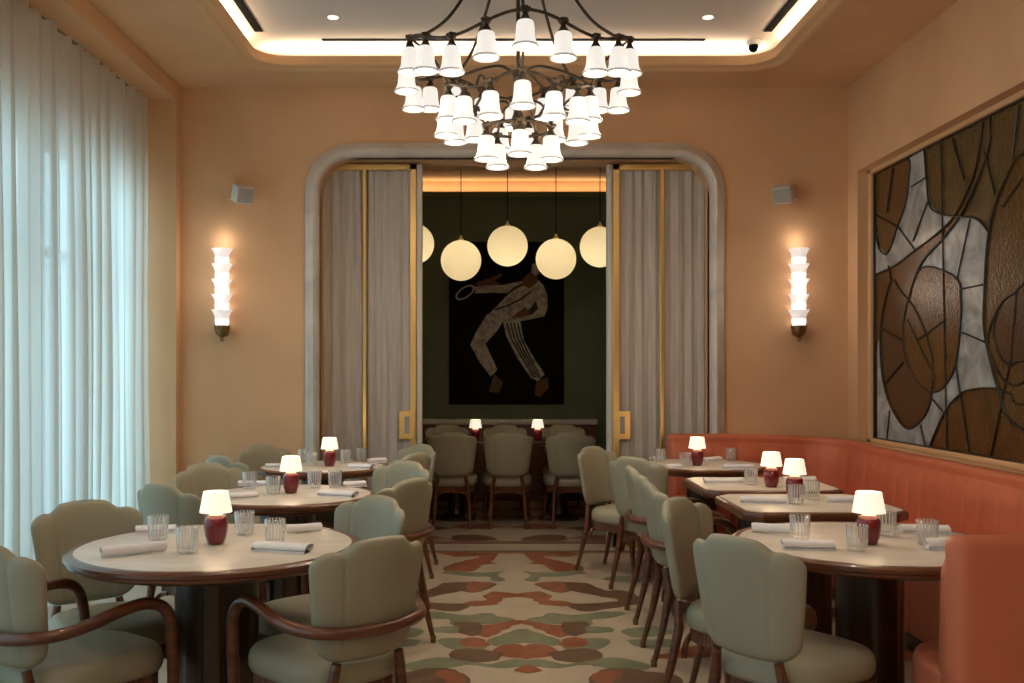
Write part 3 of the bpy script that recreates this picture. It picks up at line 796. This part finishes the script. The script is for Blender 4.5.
# ------------------------------------------------------------ tables
TH=.77
def pedestal(t,r):
    b=MB()
    lob=lambda a:1+.10*abs(math.cos(2*a))**.6
    b.lathe([(r,.06),(r*.98,.1),(r*.96,.35),(r*.98,.66),(r*1.05,.70),(r*1.3,.725)],48,wav=lob)
    b.build('pedestal',M['darkwood'],t,angle=60)
    MB().lathe([(r*1.75,0),(r*1.75,.015),(r*1.6,.03),(r*1.15,.05),(r*1.05,.065)],40).build('base_plate',M['darkwood'],t)
def round_table(c,r,label,pr=.135):
    t=thing('round_table',label,'table',(c[0],c[1],0),group='round marble-topped tables')
    MB().lathe([(r-.012,TH-.022),(r-.012,TH-.001),(r-.016,TH),(.001,TH)],72,cap=False).build('marble_top',M['tabletop'],t)
    MB().lathe([(.02,TH-.052),(r-.03,TH-.052),(r-.005,TH-.046),(r+.012,TH-.036),(r+.014,TH-.026),(r+.022,TH-.02),(r+.022,TH-.008),(r+.014,TH-.002),(r-.0,TH+.001),(r-.012,TH+.001),(r-.013,TH-.02)],72).build('wood_rim',M['wood'],t)
    pedestal(t,pr)
round_table(T1,.515,'nearest round table on the window side, pale marble top and wood rim',.145)
round_table(T2,.45,'middle round table on the window side, pale marble top and wood rim')
round_table(T3,.43,'farthest round table on the window side, near the left curtained door')
round_table(TA,.495,'nearest round table on the banquette side, at the orange booth end',.118)
round_table(TD,.44,'farthest round table on the banquette side, near the right curtained door',.10)
def sq_table(c,w,d,label):
    t=thing('square_table',label,'table',(c[0],c[1],0),group='square cut-corner marble-topped tables')
    q=.075
    def pl(w_,d_,q_): return [(-w_+q_,-d_),(w_-q_,-d_),(w_,-d_+q_),(w_,d_-q_),(w_-q_,d_),(-w_+q_,d_),(-w_,d_-q_),(-w_,-d_+q_)]
    w/=2; d/=2
    b=MB(); b.prism(pl(w-.02,d-.02,q-.01),TH-.02,TH+.0008); b.build('marble_top',M['tabletop'],t,smooth=False)
    b=MB(); b.prism(pl(w,d,q),TH-.048,TH-.004,.012); b.build('wood_rim',M['wood'],t,angle=30)
    pedestal(t,.115)
sq_table(TB,.78,.70,'nearer square table along the banquette, with cut corners')
sq_table(TC,.78,.70,'farther square table along the banquette, with cut corners')
t=thing('dining_table','long dark dining table in the back room under the globe pendants','table',(.22,9.42,0))
MB().box(-.82,.82,-.32,.32,TH-.04,TH,.012,2).build('tabletop',M['darkwood'],t)
for x in (-.5,.5):
    b=MB(); b.lathe([(.2,0),(.2,.02),(.09,.05),(.075,.1),(.075,.66),(.12,.73)],32,(x,0,0)); b.build('pedestal',M['darkwood'],t)

# ------------------------------------------------------------ banquette
bq=thing('banquette','long orange leather channel-backed banquette wrapping along the back and right walls','banquette',(2.2,5.3,0))
BX,BYB,BYN,RC=XR-.01,YB-.02,3.0,.42
path=[]   # (x,y,nx,ny,s)
def seg(a,b_,nrm,s0):
    L=math.dist(a,b_); n=int(L/.0125)
    for i in range(n+1): path.append((a[0]+(b_[0]-a[0])*i/n,a[1]+(b_[1]-a[1])*i/n,nrm[0],nrm[1],s0+L*i/n))
    return s0+L
def arc(c,a0,a1,s0):
    L=RC*abs(a1-a0); n=int(L/.0225)
    for i in range(1,n):
        a=a0+(a1-a0)*i/n; path.append((c[0]+RC*math.cos(a),c[1]+RC*math.sin(a),-math.cos(a),-math.sin(a),s0+L*i/n))
    return s0+L
s=seg((1.43,BYB),(BX-RC,BYB),(0,-1),0)
s=arc((BX-RC,BYB-RC),PI/2,0,s)
s_r0=s
s=seg((BX,BYB-RC),(BX,BYN+RC),(-1,0),s); s_r1=s
s=arc((BX-RC,BYN+RC),0,-PI/2,s)
s=seg((BX-RC,BYN),(1.452,BYN),(0,1),s); SE=s
CW=.18
P=[]
for x,y,nx,ny,s_ in path:
    top=.935-.055*ss(.3,s_r0+.6,s_)+.025*ss(s_r1,SE,s_)
    g=abs(math.sin(PI*s_/CW))**.28
    pr=[(0,.10),(0,top-.03),(.008,top-.01),(.03,top),(.075,top),(.098,top-.012),(.104,top-.035),(.098,top-.058)]
    for k in range(9):
        z=top-.068-(top-.068-.40)*k/8; fade=ss(0,.13,k/8) if k else 0
        pr.append((.10+.022*fade+.022*g*fade+.035*k/8,z))
    pr.append((.10,.38)); pr.append((.10,.10))
    d=min(s_,SE-s_,.052); q=(.052-d)/.052; kk=1-math.sqrt(max(0,1-q*q))
    pr=[(a+(.055-a)*kk*.9,z-.03*kk*(z>.8)) for a,z in pr]
    P.append([(x+nx*a-2.2,y+ny*a-5.3,z) for a,z in pr])
b=MB(); b.grid(P,False,True); n=len(P[0])
b.f.append(tuple(range(n))); b.m.append(0); b.f.append(tuple((len(P)-1)*n+i for i in range(n))[::-1]); b.m.append(0)
b.build('channelled_backrest',M['orange'],bq,angle=50)
b=MB()
XS=2.13; ZS0,ZS1=.09,.47; r_=.035
def cush(x0,x1,y0,y1): b.box(x0-2.2,x1-2.2,y0-5.3,y1-5.3,ZS0,ZS1,r_,4)
yn=BYN+.50; yb=BYB-.70
n=10
for i in range(n):
    a=yn+(yb-yn)*i/n; c=yn+(yb-yn)*(i+1)/n; cush(XS,BX-.1,a,c)
cush(XS,BX-.1,yb,BYB-.1); cush(XS,BX-.1,BYN+.1,yn)
for x0,x1 in ((1.43,1.78),(1.78,XS)): cush(x0,x1,yb,BYB-.1)
cush(1.80,XS,BYN+.1,yn)
# rounded end cushion of the near return
pl=[(1.80,BYN+.1),(1.80,yn)]+[(1.705+.25*math.cos(a),yn-.25+.25*math.sin(a)) for a in [PI/2+PI/2*i/8 for i in range(9)]]+[(1.455,BYN+.1)]
pl=[(x-2.2,y-5.3) for x,y in pl]
b.prism(pl,ZS0,ZS1,.03)
b.build('seat',M['orange'],bq,angle=50)
b=MB(); b.box(XS+.05-2.2,BX-.02-2.2,BYN+.03-5.3,BYB-.03-5.3,0,.10); b.box(1.46-2.2,XS+.06-2.2,yb+.05-5.3,BYB-.03-5.3,0,.10); b.box(1.46-2.2,XS+.06-2.2,BYN+.03-5.3,yn-.05-5.3,0,.10)
b.build('plinth',M['darkwood'],bq,smooth=False)

# ------------------------------------------------------------ table things
def on_table(px,py,top=TH): z=(EYE-top)*F/(py-VY); return ((px-VX)*z/F,z)
def lamp_make():
    t=thing('table_lamp','x','table lamp'); t.scale=(.95,.95,.95)
    MB().lathe([(.001,0),(.030,0),(.033,.004),(.043,.035),(.0465,.07),(.044,.095),(.034,.112),(.022,.117),(.001,.117)],28).build('base',M['ruby'],t)
    MB().lathe([(.026,.1155),(.024,.124),(.014,.128),(.012,.150),(.001,.152)],16).build('glowing_neck',M['lampneck'],t)
    b=MB(); pl_=lambda a:1+.012*math.cos(28*a)
    b.lathe([(.063,.126),(.062,.131),(.049,.205),(.048,.208),(.001,.208)],112,wav=pl_,cap=False)
    b.build('shade',M['lampshade'],t,angle=80)
    return t
lp=lamp_make(); first=True
for (x,y,lb) in ((-1.018,3.67,'on the nearest window-side round table'),(-1.04,5.2,'on the middle window-side round table'),(-1.07,6.68,'on the farthest window-side round table'),
      (1.448,3.66,'on the nearest banquette-side round table'),(1.605,5.03,'on the nearer square table'),(1.615,5.47,'on the farther square table'),(1.475,6.74,'on the farthest banquette-side round table'),
      (-.09,9.2,'on the left half of the back room table'),(.50,9.2,'on the right half of the back room table')):
    o=lp if first else dup(lp); first=False
    o.location=(x,y,TH+.001); o['label']='ruby glass lamp with lit cream shade '+lb; o['category']='table lamp'; o['group']='ruby glass table lamps'
    ld=bpy.data.lights.new('lamp_light','POINT'); ld.energy=.9; ld.color=(1,.72,.42); ld.shadow_soft_size=.05
    lo=bpy.data.objects.new('lamp_light',ld); C.objects.link(lo); lo.location=(x,y,TH+.235)

def tumbler_mesh():
    b=MB(); n=72; fw=lambda a:1+.035*abs(math.cos(9*a))
    b.lathe([(.001,0),(.030,0),(.033,.004),(.036,.03),(.0385,.092),(.0365,.093),(.034,.03),(.031,.016),(.001,.014)],n,wav=fw,cap=False)
    return b
gp=tumbler_mesh().build('tumbler',M['tumbler'],angle=80)
first=True
def glass(px,py,lb,tb):
    global first
    o=gp if first else gp.copy()
    if not first: C.objects.link(o)
    first=False
    x,y=on_table(px,py); o.location=(x,y,TH+.002); tag(o,'clear fluted tumbler '+lb,'glass','fluted tumblers on the tables'); o.rotation_euler=(0,0,px*.37)
for px,py,lb in ((158,540,'at the far left of the nearest left table'),(187,553,'just left of the ruby lamp on the nearest left table'),(244.5,535,'just right of the ruby lamp on the nearest left table'),(275,544,'beside the right rear napkin on the nearest left table'),
   (249.5,489,'at the rear left of the middle left table'),(273.5,494,'just left of the ruby lamp on the middle left table'),(314.5,488,'just right of the ruby lamp on the middle left table'),(335,487,'at the rear right of the middle left table'),
   (303,462,'at the rear left of the farthest left table'),(311.5,466,'just left of the ruby lamp on the farthest left table'),(346,463,'just right of the ruby lamp on the farthest left table'),(361.5,461,'at the rear right of the farthest left table'),
   (800,539,'beside the rear left napkin on the nearest right table'),(857,551,'in front of the ruby lamp on the nearest right table'),(886,536,'behind the ruby lamp on the nearest right table'),(927.5,545,'at the right side of the nearest right table'),
   (796,504,'left one of the pair on the nearer square table'),(812,500,'right one of the pair on the nearer square table'),(751,485,'left of the ruby lamp on the farther square table'),
   (685,466.3,'just left of the ruby lamp on the farthest right table'),(660.5,462,'at the left edge of the farthest right table'),(731,461,'right of the ruby lamp on the farthest right table')):
    glass(px,py,lb,None)

def napkin_mesh(L,w,h,seed,round_=False):
    # folded linen rolled into a bar: spiral cross-section
    b=MB(); n=44; turns=2.2; prof=[]
    for i in range(n+1):
        q=i/n; a=-PI/2+turns*2*PI*(1-q); r=.32+.68*q
        prof.append((r*math.cos(a)*w/2, r*math.sin(a)*h/2))
    if not round_: prof.append((w*.52,-h/2)); 
    th=.0022
    P=[]
    m=10
    for j in range(m+1):
        v=j/m; y=-L/2+L*v
        wob=.002*noise.noise(Vector((v*3,seed,0)))
        ring=[(x,y+.0015*math.sin(k),z+h/2+wob) for k,(x,z) in enumerate(prof)]
        inner=[(x*(1-2.4*th/w),y,(z*(1-2.4*th/h))+h/2+wob) for x,z in prof[::-1]]
        P.append(ring+inner)
    b.loft(P); return b
ng=[0]
def napkin(p0,p1,w,h,lb,rd=False):
    a=Vector(on_table(*p0)); c=Vector(on_table(*p1)); L=(c-a).length; d=(c-a).normalized(); mid=(a+c)/2
    ng[0]+=1
    o=napkin_mesh(L,w,h,ng[0],rd).build('napkin',M['napkin'],angle=60)
    o.location=(mid.x,mid.y,TH+.0018); o.rotation_euler=(0,0,math.atan2(-d.x,d.y))
    tag(o,'white linen napkin '+lb,'napkin','rolled napkins on the tables')
napkin((101,558),(165,551),.045,.040,'tightly rolled, at the front left of the nearest left table',True)
napkin((136,532.5),(176,531),.06,.028,'folded, at the rear left of the nearest left table')
napkin((257,549),(310,552),.09,.030,'folded flat, at the front right of the nearest left table')
napkin((286,533.5),(321,531),.05,.036,'rolled, at the rear right of the nearest left table',True)
napkin((229,499),(256,497),.07,.030,'at the front left of the middle left table')
napkin((239,485.3),(266,485.3),.06,.028,'at the rear left of the middle left table')
napkin((322,495),(356,497),.09,.030,'at the front right of the middle left table')
napkin((343,487),(365,486),.06,.032,'at the rear right of the middle left table')
napkin((266,467),(279,467),.06,.025,'at the left edge of the farthest left table')
napkin((350,467.5),(373,468.5),.08,.03,'at the front right of the farthest left table')
napkin((368,463),(385,462),.06,.035,'at the rear right of the farthest left table')
napkin((752,532),(790,534),.055,.040,'rolled, at the rear left of the nearest right table',True)
napkin((782,548),(833,549),.085,.034,'folded, at the front left of the nearest right table')
napkin((900,532),(948,533),.07,.034,'at the rear right of the nearest right table')
napkin((925,549),(968,549),.06,.042,'at the front right of the nearest right table, beside the booth end')
napkin((740,502.5),(786,503.5),.06,.034,'at the left of the nearer square table')
napkin((827,502.5),(866,503),.06,.034,'at the right of the nearer square table')
napkin((704,483),(742,483),.055,.032,'at the left of the farther square table')
napkin((783,481.5),(815,481.5),.055,.032,'at the right of the farther square table')
napkin((667,467.5),(682,468),.07,.028,'at the front left of the farthest right table')
napkin((723,468.5),(754,469),.06,.034,'at the front right of the farthest right table')
napkin((703,462),(719,460.5),.07,.034,'just right of the lamp on the farthest right table')
napkin((651,461),(662,459.5),.05,.03,'at the rear left edge of the farthest right table')

# ------------------------------------------------------------ light
def area(name,loc,rot,sx,sy,e,col):
    l=bpy.data.lights.new(name,'AREA'); l.shape='RECTANGLE'; l.size=sx; l.size_y=sy; l.energy=e; l.color=col
    o=bpy.data.objects.new(name,l); C.objects.link(o); o.location=loc; o.rotation_euler=rot; return o
WARM=(1,.80,.57)
zc=HS+.10
EC=62
area('cove_light_far',(CX,RY1+.03,zc),(PI,0,0),3.7,.05,EC*.55,WARM)
area('cove_light_window_side',(RX0-.03,3.0,zc),(PI,0,0),.05,8.2,EC,WARM)
area('cove_light_glass_side',(RX1+.03,3.0,zc),(PI,0,0),.05,8.2,EC,WARM)
area('cove_light_near',(CX,RY0-.03,zc),(PI,0,0),3.7,.05,EC*.55,WARM)
for y in (4.6,2.2,-.2):  # unseen downlights added to brighten the near part of the room
    for x in (-1.05,1.5):
        t=thing('recessed_downlight','small round downlight added out of view for brightness','downlight',(x,y,HC),group='added downlights out of view')
        MB().lathe([(.045,0),(.052,-.004),(.052,0)],20).build('trim_ring',M['ceil'],t)
        MB().lathe([(.0005,-.005),(.038,-.005),(.038,-.001)],20).build('lens',M['bulb'],t)
        ld=bpy.data.lights.new('downlight_beam','SPOT'); ld.energy=30; ld.color=(1,.84,.66); ld.spot_size=1.9; ld.spot_blend=.8; ld.shadow_soft_size=.05
        lo=bpy.data.objects.new('downlight_beam',ld); C.objects.link(lo); lo.location=(x,y,HC-.03)
glow('added_fill_light',(CX,-.2,2.95),27,(1,.80,.57),.4)  # added fill lamp behind the camera, no fitting modelled
area('annex_cove_light',(CX,10.89,3.445),(PI,0,0),3.2,.03,5,(1,.72,.4))
# daylight: a portal in the window for the sky outside
p=area('window_portal',(-3.05,2.8,1.75),(0,-PI/2,0),3.2,9.6,1,(1,1,1)); p.data.cycles.is_portal=True
w=bpy.data.worlds.new('world'); S.world=w; w.use_nodes=True
bg=w.node_tree.nodes['Background']; N=w.node_tree.nodes; L=w.node_tree.links
tc=N.new('ShaderNodeTexCoord'); sp=N.new('ShaderNodeSeparateXYZ'); rp=N.new('ShaderNodeValToRGB')
L.new(tc.outputs['Generated'],sp.inputs[0]); L.new(sp.outputs['Z'],rp.inputs[0])
rp.color_ramp.elements[0].position=.0; rp.color_ramp.elements[0].color=(.40,.56,.60,1)
rp.color_ramp.elements[1].position=.5; rp.color_ramp.elements[1].color=(.46,.81,1.0,1)
L.new(rp.outputs[0],bg.inputs[0]); bg.inputs[1].default_value=4.3
S.view_settings.view_transform='Standard'; S.view_settings.look='None'; S.view_settings.gamma=1; S.view_settings.use_curve_mapping=False
S.view_settings.exposure=0
S.cycles.max_bounces=8; S.cycles.transparent_max_bounces=24; S.cycles.use_denoising=True
S.cycles.sample_clamp_indirect=6
S.cycles.caustics_reflective=False; S.cycles.caustics_refractive=False
